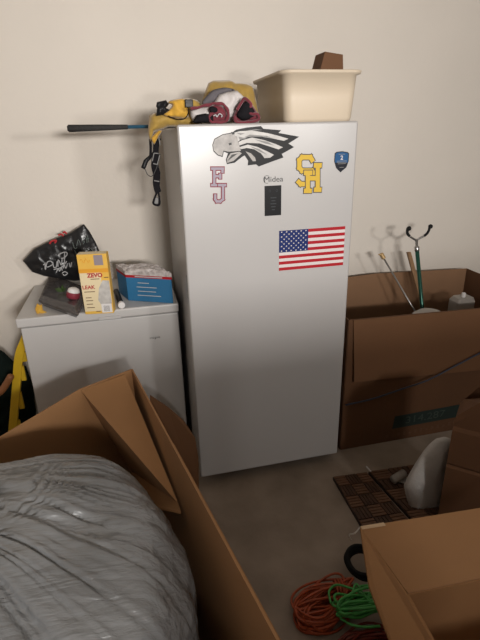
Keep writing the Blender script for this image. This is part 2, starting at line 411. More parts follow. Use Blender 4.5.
def strokes(paths, wid, y, th, tf):
    mb = MB(); kk = 0
    for path in paths:
        pts = [onface(*tf(p)) for p in path]
        for a, b in zip(pts[:-1], pts[1:]):
            d = (b-a); L = d.length; d.normalize(); n = V((-d.z, 0, d.x))
            a2 = a-d*wid*0.42; b2 = b+d*wid*0.42
            kk += 1
            mb.slab([V((p.x, y-th/2-0.00004*kk, p.z)) for p in (a2+n*wid/2, b2+n*wid/2, b2-n*wid/2, a2-n*wid/2)], th)
    return mb
def z7(p): return (290+p[0]/7.385, 145+p[1]/7.385)
SP = [[(163,112),(150,90),(88,90),(68,112),(68,168),(88,190),(160,190),(170,205),(170,222)], [(62,272),(78,288),(118,288)]]
SH_ = [[(130,215),(130,330)],[(203,160),(203,325)],[(130,245),(203,245)],[(187,150),(220,150)],[(188,330),(218,330)],[(114,338),(146,338)],[(114,205),(150,205)]]
sh = thing('letter_magnet', (0.51, 0, 1.47), 'yellow interlocked SH letters magnet with dark outline', 'magnet')
strokes(SP, 0.0245, 0, 0.001, z7).build('outline', 'ink', sh); strokes(SP, 0.018, -0.001, 0.0006, z7).build('letter_s', 'gold', sh)
strokes(SH_, 0.0245, -0.0016, 0.0006, z7).build('outline', 'ink', sh); strokes(SH_, 0.018, -0.0022, 0.0006, z7).build('letter_h', 'gold', sh)
def z6(p): return (200+p[0]/4.364, 120+p[1]/4.364)
FP = [[(62,215),(62,282)],[(52,212),(100,212)],[(62,245),(88,245)],[(98,212),(98,226)],[(88,238),(88,252)],[(52,284),(76,284)]]
JP = [[(82,284),(110,284)],[(100,284),(100,345),(88,355),(72,355),(66,345),(66,328)]]
ej = thing('letter_magnet', (0.14, 0, 1.43), 'lilac FJ letters magnet with maroon outline, below the eagle beak', 'magnet')
strokes(FP, 0.0165, 0, 0.001, z6).build('outline', 'maroonv', ej); strokes(FP, 0.0095, -0.001, 0.0006, z6).build('letter_f', 'lilac', ej)
strokes(JP, 0.0165, -0.0016, 0.0006, z6).build('outline', 'maroonv', ej); strokes(JP, 0.0095, -0.0022, 0.0006, z6).build('letter_j', 'lilac', ej)
sd = thing('shield_magnet', (0.65, 0, 1.5), 'small blue and black shield badge on upper right of the freezer door', 'sticker')
shp = [(330,60),(345,50),(385,46),(425,52),(436,62),(432,120),(415,165),(372,202),(340,170),(326,120)]
MB().slab(facepoly([z7(p) for p in shp], 0, 0.0012), 0.0012).build('backing', 'shielddark', sd)
shp2 = [(335,66),(348,56),(385,52),(420,58),(430,68),(427,110),(425,130),(332,130),(331,110)]
MB().slab(facepoly([z7(p) for p in shp2], -0.0012, 0.0005), 0.0005).build('blue_field', 'shieldblue', sd)
c = onface(*z7((381, 95)))
text_mesh('2', 0.022, frame((c.x, -0.0019, c.z), (1, 0, 0), (0, 0, 1)), 'flagwhite', 'numeral', sd, depth=0.0002, bold=0.0006)
mb = MB()
for k, (y_, hw) in enumerate(((68, 22), (118, 36), (128, 34), (138, 28), (165, 16))):
    c = onface(*z7((381, y_))); mb.box((c.x-hw/7.385*0.0045, -0.002, c.z-0.0008), (c.x+hw/7.385*0.0045, -0.0015, c.z+0.0008))
mb.build('small_print', 'lgrey', sd)
# flag
fl = thing('flag_magnet', (0.535, 0, 1.155), 'stars and stripes flag magnet on the freezer door', 'magnet')
fx0, fx1, fz0, fz1 = 0.387, 0.682, 1.071, 1.2415
MB().box((fx0, -0.001, fz0), (fx1, 0, fz1)).build('white_field', 'flagwhite', fl)
hs = (fz1-fz0)/13; mb = MB()
for k in range(0, 13, 2): mb.box((fx0, -0.0015, fz1-(k+1)*hs), (fx1, -0.001, fz1-k*hs))
mb.build('red_stripes', 'flagred', fl)
cx1 = fx0+0.128; cz0 = fz1-7*hs
MB().box((fx0, -0.002, cz0), (cx1, -0.0012, fz1)).build('canton', 'flagblue', fl)
mb = MB()
for r in range(9):
    nn = 6 if r % 2 == 0 else 5
    for k in range(nn):
        x = fx0+(cx1-fx0)*((k+0.5)/6 if nn == 6 else (k+1)/6); z = fz1-(fz1-cz0)*(r+0.6)/9.2
        mb.slab([V((x+(0.0042 if i % 2 == 0 else 0.0018)*math.sin(i*PI/5), -0.0023, z+(0.0042 if i % 2 == 0 else 0.0018)*math.cos(i*PI/5))) for i in range(10)], 0.0005)
mb.build('stars', 'flagwhite', fl)

# ------------------------------------------------------------ chest freezer
CT = 0.86
cf = thing('chest_freezer', (-0.38, 0.58, 0), 'low white chest freezer left of the upright freezer', 'freezer')
X0, X1 = -0.765, -0.022
MB().box((X0+0.012, 0.325, 0.03), (X1-0.004, 0.84, CT-0.052)).build('cabinet', 'white2', cf, bevel=0.006)
MB().box((X0+0.016, 0.33, CT-0.052), (X1-0.008, 0.835, CT-0.045)).build('lid_gasket', 'gasket', cf)
lid = MB().box((X0, 0.312, CT-0.045), (X1, 0.85, CT)).build('lid', 'white2', cf, bevel=0.008, bseg=3)
MB().box((-0.40, 0.307, CT-0.043), (-0.30, 0.314, CT-0.03)).build('handle_lip', 'white2', lid)
for x in (X0+0.05, X1-0.05):
    for y in (0.37, 0.8): MB().lathe([(0.015, 0), (0.015, 0.03)], Matrix.Translation((x, y, 0)), 12).build('foot', 'rubber', cf)
c = at(155, 337.5, 1, 0.325)
text_mesh('insignia', 0.018, frame((c.x, 0.3245, c.z), (1, 0, 0), (0, 0, 1)), 'ink', 'logo_lettering', cf, depth=0.0003)

# --- black shopping bag
bag = thing('shopping_bag', at(62, 284, 1, 0.74), 'glossy black shopping bag with white script on the chest freezer', 'bag')
o = weld(inflate([(23,261),(34,249),(52,240),(62,236),(70,233),(84,224),(90,232),(96,243),(101,254),(99,264),(93,270),(88,280),(74,281),(60,279),(44,276),(32,272)], 0.74, 0.020, wr=0.010, wscale=16, smooth=False, step=0.008).build('bag_body', 'bagblack', bag, smooth=True))
def onbag(px, py, y=0.585): return at(px, py, 1, y)
def z10(p): return (10+p[0]/4.8, 215+p[1]/4.8)
scr = [[(168,228),(170,262),(178,228),(196,222),(205,236),(190,246),(178,250)], [(205,225),(210,250),(222,250),(226,222)], [(230,248),(232,215),(246,240),(250,208)],
       [(232,190),(262,178),(275,186),(262,204),(246,208)], [(262,180),(262,232),(272,222)], [(160,240),(165,236),(174,244)],
       [(210,262),(240,254),(262,240)], [(222,276),(232,258),(238,270),(246,252),(250,266)], [(256,256),(258,236),(268,256),(276,232)], [(284,230),(290,250),(296,228)], [(250,280),(262,272),(276,280),(262,290),(254,284)]]
mb = MB()
for s_ in scr: mb.tube(smoothpath([onbag(*z10(p), 0.712) for p in s_], 5), 0.0028, 5)
mb.build('script_lettering', 'pale', bag)
mb = MB()
for s_ in [[(300,130),(310,160),(322,156)], [(320,150),(328,118),(340,146)], [(356,110),(344,112),(350,124),(358,128),(350,140)], [(364,104),(370,134)], [(376,130),(372,98)], [(366,116),(380,112)],
           [(330,180),(338,200),(350,176)], [(355,172),(372,165),(380,180),(366,186)], [(385,160),(402,176)], [(310,170),(330,205),(345,215)]]:
    mb.tube(smoothpath([onbag(*z10(p), 0.711) for p in s_], 4), 0.002, 5)
mb.build('dim_lettering', 'dim', bag)
mb = MB()
for s_ in [[(190,138),(200,125),(222,122),(215,134)], [(232,98),(245,92),(258,100)], [(255,88),(262,80),(272,90)]]:
    mb.tube(smoothpath([onbag(*z10(p), 0.73) for p in s_], 4), 0.005, 6)
mb.build('red_emblem', 'redprint', bag)

# --- smoky clamshell tray
def traybox(P, z0, z1, ins=0.0):
    pts = [at(a, b, 2, CT+0.03) for a, b in P]
    return pts
T = [at(a, b, 2, CT+0.02) for a, b in ((39, 303), (78, 317), (90, 293), (50, 277))]
tr = thing('clamshell_container', (T[0]+T[2])/2-V((0, 0, 0.02)), 'smoky plastic clamshell container lying at chest freezer corner under the black bag', 'container')
mb = MB()
def ring(pts, z, s=1.0):
    c = sum(pts, V())/len(pts); return [V((c.x+(p.x-c.x)*s, c.y+(p.y-c.y)*s, z)) for p in pts]
def loft(mb, rings, cap=True):
    base = len(mb.v); n = len(rings[0])
    for r in rings: mb.v += r
    for i in range(len(rings)-1):
        for k in range(n):
            l = (k+1) % n; mb.f.append((base+i*n+k, base+i*n+l, base+(i+1)*n+l, base+(i+1)*n+k))
    if cap: mb.f.append(tuple(base+k for k in reversed(range(n)))); mb.f.append(tuple(base+(len(rings)-1)*n+k for k in range(n)))
    return mb
z = CT+0.001
loft(mb, [ring(T, z, 0.86), ring(T, z+0.022, 0.94), ring(T, z+0.023, 1.0), ring(T, z+0.026, 1.0), ring(T, z+0.027, 0.94)]).build('base_tray', 'tint', tr)
loft(MB(), [ring(T, z+0.028, 0.96), ring(T, z+0.029, 1.0), ring(T, z+0.032, 1.0), ring(T, z+0.033, 0.94), ring(T, z+0.052, 0.86), ring(T, z+0.053, 0.82)]).build('lid', 'tint', tr)
loft(MB(), [ring(T, z+0.0335, 0.80), ring(T, z+0.050, 0.78)]).build('dark_contents', 'food', tr)
# --- small things near it
p = at(73, 297, 2, CT+0.06)
bc = thing('bottle_cap', p-V((0, 0, 0.0)), 'small white and maroon plastic cap resting on the clamshell container', 'cap')
mx = Matrix.Translation(p) @ Matrix.Rotation(0.25, 4, 'Y')
MB().lathe([(0.026, -0.004), (0.031, 0.0), (0.031, 0.022), (0.028, 0.026)], mx, 24).build('maroon_band', 'maroonv', bc, smooth=True)
MB().lathe([(0.028, 0.024), (0.028, 0.030), (0.024, 0.040), (0.014, 0.046), (0.002, 0.047)], mx, 24).build('white_top', 'paper', bc, smooth=True)
p = at(62, 292, 2, CT+0.057)
lf = MB()
for k in range(9):
    a = random.uniform(0, 6.28); t = random.uniform(0.5, 1.1); d = V((math.cos(a), math.sin(a)*0.6, t)).normalized(); n = d.orthogonal().normalized()*0.009; L = random.uniform(0.025, 0.04)
    lf.add([p, p+d*L*0.5+n, p+d*L, p+d*L*0.5-n, p+d*L*0.5+V((0, 0.003, 0.003))], [(0, 1, 4), (1, 2, 4), (2, 3, 4), (3, 0, 4)])
tag(lf.build('leaf_sprig', 'leaf', loc=p), 'small sprig of green leaves on the clamshell container', 'leaf')
p = at(38.5, 314, 2, CT+0.001)
yt = weld(inflate([(35,309),(37,303),(40,305),(42,304),(43,310),(47,312),(46,316),(37,316)], 0.372, 0.008, step=0.003, wr=0.006, wscale=70, smooth=False).build('wrapper', 'yellow', smooth=True))
tag(yt, 'crumpled yellow wrapper at front left corner of the chest freezer', 'wrapper')

# --- yellow carton
A = at(85.5, 314.5, 2, CT+0.001); B = at(114, 313, 2, CT+0.001)
dx = (B-A); dx.z = 0; wd = dx.length; ux = dx.normalized(); uy = V((-ux.y, ux.x, 0))
ht = at(84.5, 254.5, 1, A.y).z-CT
yc = thing('carton', A+dx/2+uy*0.06, 'yellow and white carton standing on front of the chest freezer', 'box')
ht2 = ht*1.0
mxc = Matrix(((ux.x, uy.x, 0, A.x), (ux.y, uy.y, 0, A.y), (0, 0, 1, A.z), (0, 0, 0, 1)))
DP = 0.05
MB().box((0, 0, 0), (wd, DP, ht2), mxc).build('carton_body', 'boxyel', yc, bevel=0.0015)
MB().box((0.001, -0.0006, ht2*0.05), (wd*0.72, 0, ht2*0.70), mxc).build('pale_panel', 'boxpale', yc)
MB().box((0.0, -0.0010, ht2*0.70), (wd, -0.0001, ht2*0.765), mxc).build('orange_band', 'boxorange', yc)
mb = MB()
def fr(u, v_, y=-0.0012): return mxc @ V((u*wd, y, v_*ht2))
mb.slab([fr(0.52, 0.24), fr(0.60, 0.44), fr(0.76, 0.57), fr(0.98, 0.56), fr(0.98, 0.18), fr(0.80, 0.14), fr(0.60, 0.16)], 0.0005)
mb.build('device_picture', 'devgrey', yc)
MB().slab([fr(0.60, 0.02, -0.0018), fr(0.96, 0.02, -0.0018), fr(0.96, 0.17, -0.0018), fr(0.60, 0.17, -0.0018)], 0.0004).build('barcode_patch', 'paper', yc)
mb = MB()
for k in range(7): mb.slab([fr(0.68+k*0.03, 0.04, -0.0022), fr(0.69+k*0.03, 0.04, -0.0022), fr(0.69+k*0.03, 0.14, -0.0022), fr(0.68+k*0.03, 0.14, -0.0022)], 0.0003)
mb.build('barcode', 'ink', yc)
text_mesh('ZEVO', 0.026, frame(fr(0.52, 0.655, -0.0012), ux, (0, 0, 1)), 'redprint', 'brand_lettering', yc, depth=0.0004, bold=0.0012)
text_mesh('LEAK', 0.024, frame(fr(0.25, 0.46, -0.0012), ux, (0, 0, 1)), 'redprint', 'name_lettering', yc, depth=0.0004, bold=0.0006)
mb = MB()
for (u0, u1, v_) in ((0.36, 0.66, 0.59), (0.82, 0.98, 0.61), (0.08, 0.45, 0.38), (0.1, 0.3, 0.28), (0.1, 0.34, 0.23), (0.1, 0.32, 0.17), (0.1, 0.36, 0.11), (0.4, 0.55, 0.04)):
    mb.slab([fr(u0, v_), fr(u1, v_), fr(u1, v_+0.012), fr(u0, v_+0.012)], 0.0004)
mb.build('small_print', 'brownink', yc)
def tp(u, v_, z=0.0008): return mxc @ V((u*wd, v_*DP, ht2+z))
MB().slab([tp(0.02, 0.08), tp(0.98, 0.08), tp(0.96, 0.98), tp(0.04, 0.98)], 0.0006).build('pale_lid_print', 'boxpale', yc)
MB().slab([fr(0.56, 0.82), fr(0.86, 0.82), fr(0.86, 0.985), fr(0.56, 0.985)], 0.0006).build('lilac_patch', 'lav', yc)
mb = MB(); mb.tube([fr(0.1+0.32*i/10, 0.9+0.035*math.sin(i*1.3)) for i in range(11)], 0.001, 4); mb.build('lid_lettering', 'boxorange', yc)

# --- blue box
A = at(128.5, 300.5, 2, CT+0.001); B = at(173.5, 303.5, 2, CT+0.001)
dx = B-A; dx.z = 0; wd2 = dx.length; ux = dx.normalized(); uy = V((-ux.y, ux.x, 0))
hb = at(129, 269.5, 1, A.y).z-CT
DB = 0.15
C0 = at(119, 297, 2, CT+0.001)
uy = V((-0.30, 0.95, 0))
mxb = Matrix(((ux.x, uy.x, 0, A.x), (ux.y, uy.y, 0, A.y), (0, 0, 1, A.z), (0, 0, 0, 1)))
bb = thing('tissue_box', A+dx/2+uy*0.08, 'blue box with red stripe and white plastic wrapped top beside the tall freezer', 'box')
MB().box((0, 0, 0), (wd2, DB, hb*0.76), mxb).build('box_body', 'blue', bb, bevel=0.002)
MB().box((-0.001, -0.001, hb*0.76), (wd2+0.001, DB+0.001, hb*0.84), mxb).build('red_stripe', 'flagred', bb)
mb = MB(); nx, ny = 22, 16
for j in range(ny+1):
    for i in range(nx+1):
        u, v_ = i/nx, j/ny; e = min(u, 1-u, v_, 1-v_)
        zz = hb*0.97+0.012*noise.noise(V((u*4, v_*4, 2.2)))+0.007*noise.noise(V((u*12, v_*12, 1)))+(0.006 if e > 0.05 else 0)
        mb.v.append(mxb @ V((u*(wd2+0.004)-0.002, v_*(DB+0.004)-0.002, zz)))
for j in range(ny):
    for i in range(nx):
        k = j*(nx+1)+i; mb.f.append((k, k+1, k+nx+2, k+nx+1))
rim = [i for i in range(nx)]+[nx+(nx+1)*j for j in range(ny)]+[ny*(nx+1)+nx-i for i in range(nx)]+[(nx+1)*(ny-j) for j in range(ny)]
o0 = len(mb.v)
for k in rim:
    p = mb.v[k].copy(); p.z = A.z+hb*0.842; mb.v.append(p)
R_ = len(rim)
for i in range(R_): mb.f.append((rim[i], rim[(i+1) % R_], o0+(i+1) % R_, o0+i))
mb.f.append(tuple(o0+i for i in range(R_)))
mb.build('crumpled_wrap', 'filmwhite', bb, smooth=False)
mb = MB()
for (u0, u1, v_) in ((0.25, 0.50, 0.62), (0.22, 0.66, 0.48), (0.24, 0.64, 0.34), (0.22, 0.74, 0.20)):
    mb.slab([mxb @ V((u*wd2, -0.0006, v2*hb*0.95)) for u, v2 in ((u0, v_), (u1, v_), (u1, v_+0.025), (u0, v_+0.025))], 0.0005)
mb.build('small_print', 'pale', bb)
mb = MB(); mb.slab([mxb @ V((u*wd2, -0.0016, v2*hb)) for u, v2 in ((0.2, 0.785), (0.8, 0.785), (0.8, 0.815), (0.2, 0.815))], 0.0005); mb.build('stripe_print', 'pale', bb)
# --- small bottle lying
pa = at(116, 291, 2, CT+0.02); pb = at(121.5, 305, 2, CT+0.017)
sb = thing('small_bottle', (pa+pb)/2-V((0, 0, 0.018)), 'small dark bottle with white cap lying between yellow carton and blue box', 'bottle')
d = (pb-pa).normalized()
MB().tube([pa, pa+d*0.004, pb-d*0.02, pb-d*0.014], [0.009, 0.014, 0.014, 0.01], 16).build('bottle_body', 'black', sb, smooth=True)
MB().tube([pb-d*0.014, pb-d*0.012, pb+d*0.006, pb+d*0.008], [0.014, 0.0165, 0.0165, 0.014], 20).build('bottle_cap', 'paper', sb)

# ------------------------------------------------------------ on top of the tall freezer
TZ = FH-0.008
# dishpan
yF = 0.06
xl = at(287, 100, 1, yF).x; xr = at(353, 121, 1, yF).x+0.006; zt = at(300, 70.5, 1, yF).z
yb = 0.06+0.42
tb = thing('dish_tub', ((xl+xr)/2, 0.2, TZ), 'cream plastic dish tub on top of the tall freezer', 'tub')
def rr(x0, x1, y0, y1, z, r, n=6):
    out = []
    for cx_, cy_, a0 in ((x1-r, y0+r, -PI/2), (x1-r, y1-r, 0), (x0+r, y1-r, PI/2), (x0+r, y0+r, PI)):
        for k in range(n+1):
            a = a0+k*PI/2/n; out.append(V((cx_+r*math.cos(a), cy_+r*math.sin(a), z)))
    return out
hT = zt-TZ
def tubring(f, off, r): return rr(xl-0.012*f-off+0.0, xr+0.014*f+off, yF+0.012-0.012*f-off, yb+0.014*f+off, TZ+0.001+hT*f, r)
rings = [rr(xl+0.025, xr-0.02, yF+0.035, yb-0.02, TZ+0.001, 0.03), rr(xl+0.008, xr-0.006, yF+0.016, yb-0.006, TZ+0.006, 0.035), tubring(0.1, 0, 0.035), tubring(0.5, 0, 0.037), tubring(0.93, 0, 0.04), tubring(0.94, 0.014, 0.05), tubring(1.0, 0.016, 0.05), tubring(1.01, 0.012, 0.048), tubring(1.0, -0.002, 0.038), tubring(0.9, -0.004, 0.036), tubring(0.1, -0.006, 0.03), rr(xl+0.03, xr-0.03, yF+0.04, yb-0.03, TZ+0.008, 0.03)]
# handle dips on the two short ends
for r in rings[4:10]:
    for p in r:
        if abs(p.y-0.2) < 0.09: 
            if p.x < xl+0.01 or p.x > xr-0.01: p.z += 0.010*math.cos((p.y-0.2)/0.09*PI/2)
loft(MB(), rings).build('tub_body', 'tub', tb, smooth=True)
# block of cardboard inside
cb = MB(); y0, y1 = 0.14, 0.24
P = [at(a, b, 1, y0) for a, b in ((315, 73), (325, 51.5), (343, 54.5), (347, 73))]
base_z = TZ+0.01
P[0].x += -0.03; P[0].z = base_z; P[3].z = base_z
Q = [p+V((0.0, y1-y0, 0)) for p in P]
n4 = 4; cb.v = P+Q; cb.f = [(0, 1, 2, 3), (7, 6, 5, 4)]+[(i, (i+1) % 4, 4+(i+1) % 4, 4+i) for i in range(4)]
tag(cb.build('cardboard_scrap', 'cardold', bevel=0.001, loc=(P[0].x, y0, base_z)), 'brown cardboard piece sticking up out of the cream tub', 'cardboard')

# golf club like stick
yK = 0.30
e0 = at(68.5, 131, 1, yK); e1 = at(128, 128.6, 1, yK); e2 = V((0.20, yK+0.02, TZ+0.009))
e0.z = TZ+0.008; e1.z = TZ+0.0085
st = thing('golf_club', (0.1, yK, TZ), 'blue shafted club with black grip jutting off the tall freezer', 'club')
MB().tube([e0, e0+V((0.002, 0, 0)), e0+(e1-e0)*0.5, e1-V((0.002, 0, 0)), e1], [0.011, 0.0145, 0.0125, 0.0095, 0.008], 14).build('grip', 'grip', st, smooth=True)
MB().tube([e1, e2], [0.0075, 0.006], 12).build('shaft', 'blueshaft', st, smooth=True)
MB().tube([e0-V((0.003, 0, 0)), e0], [0.009, 0.0115], 14).build('grip_cap', 'rubber', st)

# yellow bag with straps
yb_ = 0.2
yp = thing('drawstring_bag', (0.06, yb_, TZ), 'yellow bag with black buckled straps on left end of the tall freezer', 'bag')
weld(inflate([(149,116),(153,113),(165,112),(185,115),(200,118),(202,124),(190,127),(168,127),(154,132),(150,142),(148,130)], yb_+0.0, 0.04, wr=0.012, wscale=25, smooth=False).build('lower_cloth', 'olive', yp, smooth=True))
weld(inflate([(163,115),(169,110),(172,105),(168,103),(172,100),(184,99),(188,108),(187,118),(175,118)], yb_-0.045, 0.02, wr=0.012, wscale=30).build('bright_panel', 'yellow', yp, smooth=True))
weld(inflate([(180,100),(193,99),(200,103),(203,112),(196,122),(183,120)], yb_+0.03, 0.03, wr=0.012, wscale=30).build('rear_panel', 'olive', yp, smooth=True))
mb = inflate([(157,102),(166,100),(169,104),(166,108),(170,110),(163,115),(156,116),(157,108),(156,106)], yb_-0.05, 0.012, step=0.004, wr=0.006, wscale=60, smooth=False)
weld(mb.build('buckle', 'black', yp, smooth=True))
pp = at(184.5, 99.5, 1, yb_-0.06); qq = at(193, 107.5, 1, yb_-0.06)
bk = MB().box((pp.x, yb_-0.072, qq.z), (qq.x, yb_-0.055, pp.z)).build('buckle', 'black', yp, bevel=0.003)
MB().box((pp.x+0.006, yb_-0.076, pp.z-0.014), (qq.x-0.006, yb_-0.07, pp.z-0.009)).build('buckle_bar', 'ink', bk)
MB().tube(smoothpath([at(a, b, 1, yb_-0.06) for a, b in ((189, 108), (188, 114), (184, 119), (176, 119), (168, 116))], 5), 0.006, 8, flat=0.3).build('strap_webbing', 'cblack', yp)

# hanging lanyard/strap
ln = thing('hanging_strap', at(155, 135, 1, 0.24), 'black patterned webbing strap hanging down the left side of the tall freezer', 'strap')
ys = 0.26
def z8(p): return (140+p[0]/8, 130+p[1]/8)
def ribbon(pts, wd_, y, th=0.003, ydrift=0.0):
    mb = MB(); P_ = [at(*z8(p), 1, y) for p in pts]; P_ = smoothpath(P_, 5); L = []; Rr = []
    ws = wd_ if isinstance(wd_, list) else None
    for i, p in enumerate(P_):
        t = (P_[min(i+1, len(P_)-1)]-P_[max(i-1, 0)]).normalized(); n = V((-t.z, 0, t.x))
        ww = wd_ if ws is None else ws[min(int(i/5), len(ws)-1)]
        yy = 0.006*math.sin(i*0.35)
        L.append(p+n*ww/2+V((0, yy, 0))); Rr.append(p-n*ww/2+V((0, yy-0.004*math.sin(i*0.5), 0)))
    n = len(L); mb.v = L+Rr+[p+V((0, th, 0)) for p in L]+[p+V((0, th, 0)) for p in Rr]
    for i in range(n-1):
        mb.f += [(i, i+1, n+i+1, n+i), (2*n+i, 3*n+i, 3*n+i+1, 2*n+i+1), (i, 2*n+i, 2*n+i+1, i+1), (n+i, n+i+1, 3*n+i+1, 3*n+i)]
    mb.f += [(0, n, 3*n, 2*n), (n-1, 3*n-1, 4*n-1, 2*n-1)]
    return mb
ribbon([(150,60),(132,110),(125,190),(118,280),(135,360),(132,440),(145,500)], [0.022,0.024,0.03,0.032,0.03,0.028,0.02,0.014], ys).build('main_webbing', 'cblack', ln)
ribbon([(140,490),(118,545),(108,590),(150,598),(156,550),(146,490)], 0.009, ys-0.006).build('end_loop', 'cblack', ln)
weld(inflate([z8(p) for p in ((112,560),(128,535),(150,550),(152,590),(112,592))], ys+0.002, 0.004, step=0.004, wr=0.001).build('loop_pad', 'lgrey', ln, smooth=True))
ribbon([(82,70),(86,150),(82,215),(60,240)], 0.011, ys-0.01).build('thin_webbing', 'cblack', ln)
weld(inflate([z8(p) for p in ((8,300),(30,240),(70,205),(78,225),(55,280),(40,318))], ys-0.012, 0.006, step=0.004, wr=0.002, smooth=False).build('clip', 'black', ln, smooth=True))
mb = MB().tube(smoothpath([at(*z8(p), 1, ys-0.012) for p in ((40,310),(60,355),(95,370),(125,320),(150,250),(160,190))], 5), 0.002, 6); mb.build('loop_cord', 'ink', ln)
mb = MB()
for path in ([(112,185),(150,188)], [(105,268),(138,276)], [(112,405),(155,412)], [(98,250),(112,185)], [(138,276),(158,200)], [(150,60),(160,120)]):
    MB().tube([at(*z8(p), 1, ys-0.016) for p in path], 0.0022, 5).build('pattern_line', 'lgrey', ln)

weld(inflate([z8(p) for p in ((85,60),(150,0),(180,5),(150,50),(115,118),(95,90))], ys-0.03, 0.012, step=0.004, wr=0.004, smooth=False).build('yellow_end', 'yellow', ln, smooth=True))

# maroon/white garment and mustard cloth
def z9(p): return (190+p[0]/6.4, 75+p[1]/6.4)
ol = weld(inflate([z9(p) for p in ((75,170),(95,110),(118,52),(150,36),(210,34),(260,33),(290,50),(340,52),(385,62),(405,85),(425,170),(440,250),(440,308),(90,308),(70,250))], 0.30, 0.06, wr=0.022, wscale=14, smooth=False, step=0.008).build('mustard_cloth', 'olive', smooth=True, loc=(0.2, 0.3, TZ)))
tag(ol, 'crumpled mustard yellow cloth heaped behind the maroon garment', 'cloth')
ga = thing('striped_jersey', (0.2, 0.17, TZ), 'balled up maroon, white and black jersey on top of the tall freezer', 'clothing')
weld(inflate([z9(p) for p in ((75,178),(110,130),(150,95),(230,80),(290,100),(200,130),(170,170),(110,190))], 0.17, 0.02, wr=0.008, wscale=25).build('grey_fold', 'cgrey', ga, smooth=True))
weld(inflate([z9(p) for p in ((0,225),(60,205),(150,180),(185,125),(240,108),(300,98),(345,140),(350,190),(300,240),(270,300),(150,308),(20,305),(0,260))], 0.15, 0.045, wr=0.012, wscale=25, smooth=False).build('white_body', 'cwhite', ga, smooth=True))
weld(inflate([z9(p) for p in ((15,300),(45,255),(100,245),(150,262),(150,306),(30,308))], 0.10, 0.022, wr=0.006, wscale=30, smooth=False).build('black_panel', 'cblack', ga, smooth=True))
# rolled maroon cuff
yR = 0.085
cen = V(z9((188, 242))).to_3d()
roll = smoothpath([at(*z9(p), 1, yR) for p in ((5,218),(60,205),(120,190),(165,182),(215,190),(240,225),(245,265),(225,298),(185,303),(140,298),(125,265),(150,240),(195,245),(215,262))], 6)
MB().tube([p+V((0, 0.002*math.sin(i*0.5), 0.0012*math.sin(i*0.9))) for i, p in enumerate(roll)], [0.0058+0.001*math.sin(i*0.7) for i in range(len(roll))], 10).build('maroon_hem', 'maroon', ga, smooth=True)
weld(inflate([z9(p) for p in ((125,200),(200,195),(235,240),(225,300),(140,303),(122,260))], yR+0.02, 0.016, wr=0.006, wscale=30).build('rolled_core', 'maroon', ga, smooth=True))
weld(inflate([z9(p) for p in ((122,215),(140,200),(175,215),(170,240),(140,245),(128,235))], yR-0.002, 0.008, wr=0.003, wscale=40, step=0.004).build('black_panel', 'cblack', ga, smooth=True))
MB().tube(smoothpath([at(*z9(p), 1, yR-0.012) for p in ((150,262),(165,255),(172,268),(188,248),(205,258),(200,270))], 4), 0.0022, 6).build('white_lettering', 'pale', ga)
weld(inflate([z9(p) for p in ((350,145),(395,185),(430,235),(440,275),(435,306),(275,306),(270,275),(285,230),(320,180))], 0.10, 0.035, wr=0.012, wscale=28, smooth=False).build('maroon_bundle', 'maroon', ga, smooth=True))
weld(inflate([z9(p) for p in ((345,175),(385,185),(415,230),(415,260),(360,290),(320,285),(300,250))], 0.072, 0.018, wr=0.006, wscale=30).build('black_panel', 'cblack', ga, smooth=True))
MB().tube(smoothpath([at(*z9(p), 1, 0.062) for p in ((300,225),(330,175),(352,150),(392,190),(372,215),(370,235),(400,250),(432,250),(438,285),(380,302),(300,302),(285,262))], 5), 0.006, 8).build('maroon_hem', 'maroon', ga, smooth=True)

# ------------------------------------------------------------ big old box by the wall (right)
def panel(pts, th=0.006): return MB().slab(pts, th)
bx = thing('cardboard_box', (1.35, 0.42, 0), 'large old cardboard box against the wall right of the tall freezer', 'box')
X0b, X1b, Y0b, Y1b, HB = 0.775, 1.94, 0.09, 0.75, 0.765
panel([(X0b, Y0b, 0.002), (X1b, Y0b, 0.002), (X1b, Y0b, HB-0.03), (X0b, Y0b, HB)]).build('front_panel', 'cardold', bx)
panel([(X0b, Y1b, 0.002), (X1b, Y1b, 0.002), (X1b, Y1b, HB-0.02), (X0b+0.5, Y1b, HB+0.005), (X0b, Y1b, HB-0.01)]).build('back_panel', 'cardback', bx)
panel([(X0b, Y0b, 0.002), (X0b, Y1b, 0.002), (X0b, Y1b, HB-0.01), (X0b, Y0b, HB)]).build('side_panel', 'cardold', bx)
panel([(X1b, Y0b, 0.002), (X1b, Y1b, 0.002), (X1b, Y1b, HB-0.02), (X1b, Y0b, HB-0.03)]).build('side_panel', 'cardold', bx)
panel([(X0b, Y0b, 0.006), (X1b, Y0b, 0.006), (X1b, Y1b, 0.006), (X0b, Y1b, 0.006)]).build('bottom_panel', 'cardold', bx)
fyl = Y0b-0.016
a1, a2 = at(353.5, 320, 1, Y0b-0.006), at(354, 382, 1, fyl); b2 = at(480, 370, 1, fyl)
sl = (b2.z-a2.z)/(b2.x-a2.x)
panel([(a1.x, Y0b-0.006, HB-0.002), (a2.x, fyl, a2.z), (X1b, fyl, a2.z+sl*(X1b-a2.x)), (X1b, Y0b-0.006, HB-0.032)], 0.005).build('folded_flap', 'cardflap', bx)
